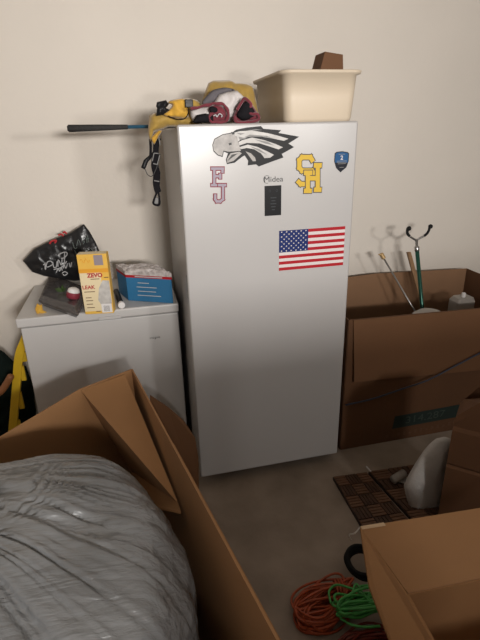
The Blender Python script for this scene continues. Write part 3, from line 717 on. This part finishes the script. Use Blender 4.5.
# small end flap folded into the box
q0 = V((X0b+0.004, Y0b+0.03, HB-0.005)); panel([(X0b+0.004, Y0b+0.02, HB-0.004), (X0b+0.004, Y1b-0.03, HB-0.012), (X0b+0.10, Y1b-0.1, HB-0.20), (X0b+0.08, Y0b+0.08, HB-0.16)], 0.005).build('end_flap', 'cardold', bx)
g = [at(392+0, 429, 1, Y0b-0.004), at(395, 416.5, 1, Y0b-0.004), at(462, 404, 1, Y0b-0.004), at(462, 416, 1, Y0b-0.004)]
gx = at(500, 400, 1, Y0b-0.004).x
MB().slab(g, 0.001).build('green_printed_band', 'greenprint', bx)
c = (g[0]+g[1]+g[2]+g[3])/4; ud = (g[2]-g[1]).normalized()
text_mesh('314.287', 0.062, frame((c.x-0.02, Y0b-0.0052, c.z), ud, (0, 0, 1)), 'greenink', 'number_lettering', bx, depth=0.0003, sx=1.25)
c = (at(384, 438, 1, Y0b)+at(460, 423, 1, Y0b))/2
text_mesh('VERTICAL STAND', 0.045, frame((c.x, Y0b-0.0038, c.z), ud, (0, 0, 1)), 'brownink', 'printed_lettering', bx, depth=0.0004, sx=1.0) if False else None
mb = MB()
for i in range(13):
    p = at(386+i*5.6, 437-i*1.15, 1, Y0b-0.0035); hgt = 0.022
    mb.box((p.x, Y0b-0.0042, p.z-hgt/2), (p.x+0.016, Y0b-0.0034, p.z+hgt/2-(0.008 if i % 3 == 1 else 0)))
mb.build('faded_print', 'brownink', bx)
# cord in front of box
cd = MB().tube(smoothpath([at(345.5, 405, 1, Y0b-0.02), at(372, 399, 1, Y0b-0.03), at(402, 389, 1, Y0b-0.045), at(428, 380, 1, Y0b-0.04), at(455, 366, 1, Y0b-0.03), at(480, 353, 1, Y0b-0.03), at(520, 332, 1, Y0b-0.03)], 6), 0.0045, 6)
tag(cd.build('cord', 'navy', smooth=True, loc=(1.2, 0.05, 0.5)), 'dark blue cord stretched across the front of the large old box', 'cord')

# contents of the box
def pole(p0, p1, r, extend=True):
    return p0, p1
def down(p, q, zend=0.02):
    d = (q-p).normalized(); t = (zend-p.z)/d.z; return p+d*t
# thin grey rod with tan tip
p0 = at(383, 257, 1, 0.62); p1 = at(416.5, 314, 1, 0.53); e = down(p0, p1)
rd = thing('walking_stick', e, 'thin grey rod with tan tip leaning left inside the large old box', 'stick')
MB().tube([p0, e], 0.0055, 10).build('rod', 'metal', rd, smooth=True)
d = (p0-e).normalized()
MB().tube([p0-d*0.012, p0-d*0.01, p0+d*0.02, p0+d*0.026], [0.008, 0.013, 0.013, 0.008], 14).build('tip', 'brass', rd)
MB().tube([p0+V((-0.002, 0, 0.012)), p0+V((-0.03, 0.0, 0.018))], [0.009, 0.004], 8).build('tip_hook', 'brass', rd)
# wooden slat
p0 = at(408.5, 252, 1, 0.70); p1 = at(421, 298, 1, 0.66); e = down(p0, p1)
d = (p0-e).normalized(); sdir = V((1, 0, 0)); mb = MB()
w2, t2 = 0.014, 0.006
vs = []
for q in (p0, e):
    for a, b in ((-1, -1), (1, -1), (1, 1), (-1, 1)): vs.append(q+V((a*w2, b*t2, 0)))
mb.add(vs, [(0, 1, 2, 3), (7, 6, 5, 4), (0, 4, 5, 1), (1, 5, 6, 2), (2, 6, 7, 3), (3, 7, 4, 0)])
tag(mb.build('wooden_slat', 'wood', bevel=0.002, loc=e), 'flat wooden slat standing behind the green pole in the old box', 'slat')
# forked pole
p0 = at(417, 250, 1, 0.52); p1 = at(422, 306, 1, 0.49); e = down(p0, p1)
jn = at(416.5, 240, 1, 0.53); d = (p0-e).normalized()
fp = thing('forked_pole', e, 'green and silver pole with black padded fork at its top', 'pole')
MB().tube([e, p0], 0.0115, 14).build('green_tube', 'greenm', fp, smooth=True)
MB().tube([p0-d*0.005, p0, p0+d*0.02, p0+d*0.022, jn], [0.013, 0.014, 0.014, 0.008, 0.008], 14).build('silver_collar', 'metal', fp, smooth=True)
l0 = at(409.5, 236, 1, 0.53); r0 = at(424, 236, 1, 0.53)
MB().tube(smoothpath([l0, at(413, 238.5, 1, 0.53), jn, at(420, 238, 1, 0.53), r0], 5), 0.006, 10).build('yoke', 'metal', fp, smooth=True)
ft1 = MB().tube(smoothpath([l0, at(407.5, 233.5, 1, 0.53), at(407.5, 229, 1, 0.53), at(409, 227.5, 1, 0.53)], 6), 0.0075, 10).build('padded_prong', 'rubber', fp, smooth=True)
ft2 = MB().tube(smoothpath([r0, at(427, 233.5, 1, 0.53), at(429, 230, 1, 0.53), at(429.5, 227, 1, 0.53)], 6), 0.0075, 10).build('padded_prong', 'rubber', fp, smooth=True)
for q, par in ((at(409, 228.5, 1, 0.53), ft1), (at(430.5, 226.5, 1, 0.53), ft2)):
    MB().lathe([(0.003, -0.013), (0.011, -0.008), (0.013, 0), (0.011, 0.008), (0.003, 0.013)], Matrix.Translation(q), 12).build('prong_tip', 'rubber', par, smooth=True)
# white dome + clear piece
p = at(429, 319, 1, 0.24)
MBd = MB().lathe([(0.06, -0.40), (0.085, -0.2), (0.098, -0.02), (0.09, 0.02), (0.06, 0.042), (0.02, 0.052), (0.002, 0.053)], Matrix.Translation(p), 32)
tag(MBd.build('white_canister', 'foam', smooth=True, loc=(p.x, p.y, p.z-0.40)), 'white round topped canister inside the large old box beside the poles', 'canister')
p = at(462, 300, 1, 0.42)
jg = thing('plastic_jug', (p.x, p.y, p.z-0.3), 'clear plastic jug inside right end of the large old box', 'jug')
loft(MB(), [rr(p.x-0.06, p.x+0.06, p.y-0.05, p.y+0.05, z_, 0.02) for z_ in (p.z-0.3, p.z)] + [rr(p.x-0.045, p.x+0.055, p.y-0.04, p.y+0.04, p.z+0.02, 0.02)]).build('jug_body', 'clearp', jg, smooth=False)
MB().lathe([(0.012, 0.0), (0.012, 0.022), (0.010, 0.025)], Matrix.Translation((p.x+0.005, p.y, p.z+0.02)), 16).build('jug_cap', 'paper', jg)

# ------------------------------------------------------------ left: yellow frame and dark bag
yl = thing('step_ladder', at(12, 430, 1, 0.52), 'yellow ladder rail standing behind the left end of the chest freezer', 'ladder')
yv = 0.5
ctr = [at(a, b, 1, yv) for a, b in ((26.5, 335), (23.5, 343), (20.5, 350), (18.2, 360), (17.0, 375), (15, 400), (12.5, 430))]
e = ctr[-1]+(ctr[-1]-ctr[-3])*(ctr[-1].z-0.0)/((ctr[-3]-ctr[-1]).z)
ctr = smoothpath(ctr+[e], 4)
mb = MB(); L = []
for i, p in enumerate(ctr):
    t = (ctr[min(i+1, len(ctr)-1)]-ctr[max(i-1, 0)]).normalized(); n = V((-t.z, 0, t.x))
    ww = 0.0205
    L.append([p+n*ww, p-n*ww, p-n*ww+V((0, 0.03, 0)), p+n*ww+V((0, 0.03, 0))])
loft(mb, L).build('side_rail', 'yelpaint', yl, bevel=0.003)
mb2 = MB()
for (py, h) in ((352, 9), (366, 14), (392, 16), (420, 12)):
    a = at(23.5-(py-352)*0.055, py, 1, yv+0.012); b = at(27-(py-352)*0.075, py+h, 1, yv+0.012)
    MB().box((b.x-0.02, yv+0.005, b.z), (b.x+0.004, yv+0.02, a.z)).build('step_bracket', 'yelpaint', yl, bevel=0.002)
dbg = weld(inflate([(-30,350),(-8,345),(4,352),(14,362),(26,366),(33,385),(36,410),(36,470),(20,520),(-40,520),(-60,430)], 0.66, 0.09, wr=0.03, wscale=9, smooth=False, step=0.014).build('duffel_bag', 'darkbag', smooth=True, loc=(-1.1, 0.6, 0.0)))  # right side of the bag widened to fill in the shadow behind the ladder
tag(dbg, 'dark green black fabric bag at the far left edge, widened to stand in for shadow', 'bag')
ob = MB().tube(smoothpath([at(-6, 396, 1, 0.48), at(2, 390, 1, 0.48), at(8, 381, 1, 0.48), at(11.5, 375, 1, 0.48)], 4), [0.018]*12+[0.012], 10)
tag(ob.build('handle', 'orangebrown', smooth=True, loc=at(0, 390, 1, 0.48)), 'orange brown handle beside the yellow ladder rail', 'handle')

# ------------------------------------------------------------ near left box with wrapped bundle
zr = 0.72
K = at(132, 369, 2, zr); Ecr = at(80, 389, 2, zr); Aend = at(0, 437, 2, 0.66)
Cend = at(278, 640, 2, zr)
dirC = (Cend-K).normalized(); Cfar = K+dirC*1.55
dirA = (Aend-Ecr).normalized(); Afar = Aend+dirA*0.48
lb = thing('cardboard_box', (K.x-0.35, K.y-0.7, 0), 'large open cardboard box at lower left holding the wrapped bundle', 'box')
def gnd(p, dx=0, dy=0, z=0.002): return V((p.x+dx, p.y+dy, z))
panel([Afar, Aend, Ecr, gnd(Ecr), gnd(Afar)], 0.006).build('back_panel', 'card_in', lb)
panel([Ecr, K, gnd(K), gnd(Ecr)], 0.006).build('back_panel', 'card_in', lb)
panel([K, Cfar, gnd(Cfar), gnd(K)], 0.006).build('side_panel', 'card_in', lb)
Nl = Afar+V((-0.02, -1.35, 0.0))
panel([Cfar, Nl, gnd(Nl), gnd(Cfar)], 0.006).build('front_panel', 'card_in', lb)
panel([Nl, Afar, gnd(Afar), gnd(Nl)], 0.006).build('side_panel', 'card_in', lb)
nC = V((-dirC.y, dirC.x, 0)).normalized()
nA = (K-Ecr).cross(V((0, 0, 1))).normalized()
# inner corner flap spanning from the back wall to the side wall
P2 = at(125, 374.5, 2, zr-0.004)
P3 = atp(177, 500, K-nC*0.012, nC); P3 = P3
P5 = atp(181, 512, K-nC*0.02, nC)
P4 = atp(129, 468, Ecr, nA); 
P6 = at(150, 505, 2, 0.42)
B1 = at(82, 390, 2, zr-0.004)
mb = MB(); mb.add([B1, P2, P3, P4, P5, P6], [(0, 1, 2, 3), (3, 2, 4, 5)])
th = [v_+V((-0.002, -0.004, -0.003)) for v_ in mb.v]
mb.v += th; mb.f += [(9, 8, 7, 6), (11, 10, 8, 9), (0, 6, 7, 1), (1, 7, 8, 2), (2, 8, 10, 4), (4, 10, 11, 5), (5, 11, 9, 3), (3, 9, 6, 0)]
mb.build('inner_flap', 'card', lb)
# outer flap hanging outside
o1 = K+dirC*0.55; o2 = Cfar
panel([o1+nC*0.0+V((0.006, 0, -0.01)), o2+V((0.006, 0, -0.01)), o2+V((0.07, 0, -0.30)), o1+V((0.07, 0.0, -0.30))], 0.005).build('outer_flap', 'card', lb)
# flap standing behind the corner
pts = [at(148, 392, 2, 0.60), at(166, 402, 2, 0.60), at(184, 419, 2, 0.58), at(196, 438, 2, 0.55), at(198, 462, 2, 0.48), at(196, 500, 2, 0.38), at(150, 440, 2, 0.5)]
mbf = MB()
yfl = -0.02
ptsf = [at(a, b, 1, yy) for a, b, yy in ((150, 395, 0.02), (168, 407, 0.0), (184, 421, -0.02), (195, 438, -0.05), (198.5, 458, -0.07), (199, 500, -0.10), (150, 470, -0.02))]
mbf.slab(ptsf, 0.005).build('rear_flap', 'cardflap', lb)  # darker card than the rest of this box: shade put into the colour

# wrapped bundle
wb = thing('wrapped_bundle', (-0.55, -0.9, 0.1), 'large bundle wrapped in crinkled grey plastic film inside the near left box', 'bundle')
cenb = V((-0.615, -0.92, 0.40)); ax = V((0.46, 0.46, 0.38))
mb = MB(); NU, NV = 260, 150
def sgn(x, e): return math.copysign(abs(x)**e, x)
hub = V((-0.86, -0.72, 0.74))
for j in range(NV+1):
    ph = -PI/2+PI*j/NV
    for i in range(NU):
        th_ = 2*PI*i/NU; e1_, e2_ = 0.78, 0.72
        n = V((sgn(math.cos(ph), e2_)*sgn(math.cos(th_), e1_), sgn(math.cos(ph), e2_)*sgn(math.sin(th_), e1_), sgn(math.sin(ph), e2_)))
        p = cenb+V((n.x*ax.x, n.y*ax.y, n.z*ax.z))
        q = p-hub; an = math.atan2(q.y, q.x); rad = q.length
        # tension folds radiating from the gather, plus lumps
        fold = noise.noise(V((an*11, rad*1.6, 3.3))); fold2 = noise.noise(V((an*27, rad*2.5, 7.1)))
        lump = noise.noise(p*3.2)
        k = math.exp(-((rad-0.35)/0.5)**2)
        cr1 = max(0, 1-abs(noise.noise(V((an*9, rad*0.7, 1.3))))*8); cr2 = max(0, 1-abs(noise.noise(V((an*19, rad*0.9+2, 5.3))))*7)
        dsp = -0.016*cr1*k-0.009*cr2*k+0.006*fold2*k+0.034*lump+0.010*noise.noise(p*9)+0.008*abs(fold)*k
        mb.v.append(p+n.normalized()*dsp)
for j in range(NV):
    for i in range(NU):
        l = (i+1) % NU; mb.f.append((j*NU+i, j*NU+l, (j+1)*NU+l, (j+1)*NU+i))
weld(mb.build('plastic_film', 'film', wb, smooth=True))

# ------------------------------------------------------------ near right box with flared flaps
z0 = 0.34
H0 = at(408, 594, 2, z0)
H1 = V((1.10, H0.y-0.03, z0)); H2 = V((H1.x-0.03, H0.y-0.55, z0)); H3 = V((H0.x-0.03, H0.y-0.52, z0))
rb = thing('cardboard_box', (0.75, H0.y-0.27, 0), 'open cardboard box with flared flaps at lower right corner', 'box')
names = ('back_panel', 'side_panel', 'front_panel', 'side_panel')
hh = [H0, H1, H2, H3]
for i in range(4):
    a, b = hh[i], hh[(i+1) % 4]
    panel([a, b, gnd(b), gnd(a)], 0.005).build(names[i], 'card_in', rb)
panel([gnd(p, z=0.006) for p in hh], 0.005).build('bottom_panel', 'card_in', rb)
panel([H3, H2, H2+V((0, -0.04, 0.19)), H3+V((0, -0.04, 0.19))], 0.005).build('front_flap', 'card', rb)
panel([H2, H1, H1+V((0.05, 0, 0.18)), H2+V((0.05, 0, 0.18))], 0.005).build('side_flap', 'card', rb)
F0 = at(360, 527, 2, 0.455); F1 = at(480, 508, 2, 0.455); F1 = F1+(F1-F0)*0.45
bf = panel([H0+V((0.0, 0.003, 0)), H1+V((0, 0.003, 0)), F1, F0], 0.005).build('back_flap', 'card', rb)
G1 = at(369, 587, 2, 0.43); G2 = at(389, 640, 2, 0.40); G3 = G2+(G2-G1)*1.2
mb = MB(); pl = [F0+V((-0.001, -0.002, 0)), G1, G2, G3, H3+V((-0.003, 0, 0)), H0+V((-0.003, 0, 0))]
panel(pl, 0.005).build('side_flap', 'card', rb)
tpz = [F0+(F1-F0)*0.0+V((0, 0, 0.003)), F0+(F1-F0)*0.13+V((0, 0, 0.004)), F0+(F1-F0)*0.13+(H0-F0)*0.04+V((0, -0.004, 0.004)), F0+(H0-F0)*0.04+V((0.0, -0.004, 0.004))]
panel(tpz, 0.001).build('tape', 'tape', rb)
ts = MB().tube(smoothpath([F0+V((0, 0, 0)), at(355, 533, 2, 0.45), at(349, 535, 2, 0.44), at(352, 541, 2, 0.43)], 4), 0.0025, 6, flat=0.4).build('tape_end', 'clearp', rb)

# upright box with bent corner
fb = at(437, 535, 2, 0)
ang = -0.02
zc = 0.575
c0 = V((0.957, -0.503, 0)); c1 = V((1.217, -0.748, 0)); c2 = c1+V((0.09, 0.09, 0)); c3 = c0+V((0.09, 0.09, 0))
ub = thing('cardboard_box', (1.16, -0.52, 0), 'brown cardboard box with crushed rounded top corner beside the white foam', 'box')
nF = (c1-c0).cross(V((0, 0, 1))).normalized()
rings = []
ztl = atp(455, 413, c0, nF); ztr = atp(480, 399, c0, nF)
def lvring(z_, jit, inset=0.0, zr_=None):
    zr_ = z_ if zr_ is None else zr_
    u = (c1-c0).normalized(); k_ = -nF if nF.y < 0 else nF
    a0 = c0+u*inset+k_*(-jit)
    return [V((a0.x, a0.y, z_)), V((c0.x+u.x*(0.06+inset)-k_.x*jit, c0.y+u.y*(0.06+inset)-k_.y*jit, z_+(zr_-z_)*0.5)), V((c1.x-k_.x*jit, c1.y-k_.y*jit, zr_)), V((c2.x, c2.y, zr_)), V((c3.x+0.06*u.x, c3.y+0.06*u.y, z_+(zr_-z_)*0.5)), V((c3.x+u.x*inset, c3.y+u.y*inset, z_))]
zL, zR = ztl.z, ztr.z+0.05
rings = [lvring(0.024, 0), lvring(zL*0.55, 0.004), lvring(zL*0.57, -0.003), lvring(zL*0.59, 0.003), lvring(zL*0.86, 0.002), lvring(zL*0.89, -0.005, 0.004), lvring(zL*0.91, 0.0, 0.0, zR*0.93), lvring(zL*0.97, 0.0, 0.004, zR*0.97), lvring(zL, 0.0, 0.016, zR)]
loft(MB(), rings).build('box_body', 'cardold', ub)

# white foam wrap
fo = weld(inflate([(404,487),(409,476),(416,464),(424,452),(430,445),(437,439),(446,437),(451,439),(452,450),(449,475),(444,500),(438,514),(411,512),(407,500)], -0.385, 0.042, wr=0.008, wscale=14, smooth=False, step=0.007, seed=4).build('foam_wrap', 'foam', smooth=True, loc=(0.95, -0.385, 0.02)))
tag(fo, 'white rounded foam wrap standing on the dark tile beside the crushed brown box', 'foam')

# wood tiles
TL = thing('deck_tile', (0.73, -0.29, 0), 'dark brown chevron slatted tile on the floor, nearer the tall freezer', 'tile')
def tile(root, c, ext):
    pass
def quad_tile(root, A_, B_, C_, D_, z0_, z1_):
    "A back-left, B back-right, C front-right, D front-left (floor points)"
    P_ = [V((p.x, p.y, 0)) for p in (A_, B_, C_, D_)]
    loft(MB(), [[p+V((0, 0, z0_)) for p in P_], [p+V((0, 0, z1_-0.006)) for p in P_]]).build('base_frame', 'darkwood', root)
    na, nb = 3, 5
    def bl(u, v_): return P_[0]*(1-u)*(1-v_)+P_[1]*u*(1-v_)+P_[2]*u*v_+P_[3]*(1-u)*v_
    m1, m2 = MB(), MB()
    for i in range(na):
        for j in range(nb):
            for k in range(4):
                if (i+j) % 2:
                    us = [(i+0.04+k*0.24)/na, (i+0.22+k*0.24)/na]; vs_ = [(j+0.04)/nb, (j+0.96)/nb]; mm = m1
                else:
                    vs_ = [(j+0.04+k*0.24)/nb, (j+0.22+k*0.24)/nb]; us = [(i+0.04)/na, (i+0.96)/na]; mm = m2
                q = [bl(us[0], vs_[0]), bl(us[1], vs_[0]), bl(us[1], vs_[1]), bl(us[0], vs_[1])]
                loft(mm, [[p+V((0, 0, z1_-0.007)) for p in q], [p+V((0, 0, z1_)) for p in q]])
    m1.build('slat', 'woodtile', root); m2.build('slat', 'woodtile2', root)
g_ = lambda a, b: at(a, b, 2, 0.02)
quad_tile(TL, g_(333, 476.5), g_(366.5, 472), g_(413, 524), g_(366, 533), 0.001, 0.022)
TL2 = thing('deck_tile', (0.98, -0.29, 0), 'dark brown chevron slatted tile on the floor, partly under the white foam', 'tile')
quad_tile(TL2, g_(368.5, 471.3), g_(424, 463), g_(470, 515), g_(416, 523), 0.001, 0.022)

p = at(402, 477, 2, 0.05)
ct = thing('plastic_tube', (p.x, p.y, 0.022), 'small translucent plastic piece on the dark tile beside the white foam', 'plastic')
MB().tube([at(393, 480, 2, 0.046), at(404, 473, 2, 0.05)], [0.020, 0.020], 20).build('clear_tube', 'clearp', ct, smooth=True)
MB().slab([at(392, 481, 2, 0.025), at(398, 476, 2, 0.027), at(412, 478, 2, 0.027), at(408, 484, 2, 0.025)], 0.001).build('clear_sheet', 'clearp', ct)
tg = MB().tube([at(366.5, 466.5, 2, 0.024), at(369, 469.5, 2, 0.03), at(371, 471.5, 2, 0.024)], 0.004, 6)
tag(tg.build('tape_scrap', 'paper', loc=at(368, 469, 2, 0.02)), 'tiny white scrap on the back edge of the dark tiles', 'scrap')

# ------------------------------------------------------------ cords on the floor
def hank(center, a, b, rot, n, r, zmax, spread=0.25, fan=0.0, seed=1, seg=7):
    rnd = random.Random(seed); mb = MB()
    for k in range(n):
        aa = a*(1-spread*rnd.random()); bb = b*(0.35+0.65*rnd.random()); off = rnd.uniform(-0.10, 0.10)*a; oy = rnd.uniform(-0.35, 0.35)*b
        ro = rot+rnd.uniform(-0.28, 0.28); zb = r+rnd.random()*zmax; t1, t2 = rnd.uniform(-1, 1), rnd.uniform(-1, 1)
        pts = []
        for i in range(28):
            t = 2*PI*i/28; x = aa*math.cos(t)+off; y = bb*math.sin(t)*(1+fan*math.cos(t))+oy
            y += 0.006*math.sin(3*t+k); z_ = max(r, zb+0.012*math.sin(2*t+t1*3)+zmax*0.35*t2*math.sin(t))
            pts.append(V((center[0]+x*math.cos(ro)-y*math.sin(ro), center[1]+x*math.sin(ro)+y*math.cos(ro), z_)))
        mb.tube(pts, r, seg, closed=True)
    return mb
c1_ = at(325, 606, 2, 0.02)
o1_ = thing('extension_cord', (c1_.x, c1_.y, 0), 'orange cord bundled in loops on the concrete floor', 'cord')
hank(c1_, 0.13, 0.066, 0.28, 36, 0.0046, 0.05, fan=-0.4, seed=3).build('cord_loops', 'orange', o1_, smooth=True)
dd_ = at(312, 597, 2, 0.05)
mb = MB()
for k in range(3):
    cc = at(336+k*3, 594, 2, 0.03)
    mb.tube([cc+V((0.008*math.cos(t)*1.2, 0.045*math.cos(t), 0.035*math.sin(t)+0.01)) for t in [i*2*PI/20 for i in range(20)]], 0.0042, 7, closed=True)
mb.build('wrap_turns', 'orange', o1_, smooth=True)
c2_ = at(358, 606, 2, 0.08)
g1_ = thing('green_cord', (c2_.x, c2_.y, 0.05), 'bright green cord coiled over the orange cord', 'cord')
mb = hank((c2_.x+0.02, c2_.y), 0.105, 0.04, 0.05, 9, 0.0048, 0.03, fan=0.2, seed=9)
for p in mb.v: p.z += 0.075
mb.build('cord_loops', 'green', g1_, smooth=True)
MB().tube(smoothpath([at(a, b, 2, 0.10) for a, b in ((331, 603), (329, 592), (336, 585), (350, 588), (362, 594), (376, 604))], 6), 0.0042, 7).build('loose_loop', 'green', g1_, smooth=True)
MB().tube(smoothpath([at(a, b, 2, 0.08) for a, b in ((340, 618), (352, 625), (366, 627), (380, 626))], 6), 0.0042, 7).build('loose_loop', 'green', g1_, smooth=True)
MB().tube(smoothpath([at(a, b, 2, 0.10) for a, b in ((346, 603), (350, 599), (352, 594), (356, 584), (362, 592), (368, 600))], 6), 0.0042, 7).build('loose_loop', 'green', g1_, smooth=True)
c3_ = at(368, 648, 2, 0.02)
r1_ = hank(c3_, 0.12, 0.05, 0.1, 14, 0.0042, 0.035, seed=12)
tag(r1_.build('extension_cord', 'orangered', smooth=True, loc=(c3_.x, c3_.y, 0)), 'red orange cord coil at bottom edge under the green cord', 'cord')
c4_ = at(363, 563, 2, 0.06)
mb = MB()
for k in range(5):
    rr_ = 0.056+0.004*(k % 3)
    mb.tube([V((c4_.x+rr_*math.cos(t), c4_.y+rr_*1.12*math.sin(t), 0.050+0.006*k+0.004*math.sin(2*t+k))) for t in [i*2*PI/36 for i in range(36)]], 0.0085, 8, closed=True)
tag(mb.build('black_cable', 'rubber', smooth=True, loc=(c4_.x, c4_.y, 0.05)), 'black cable coil beside the flap of the near right box', 'cable')
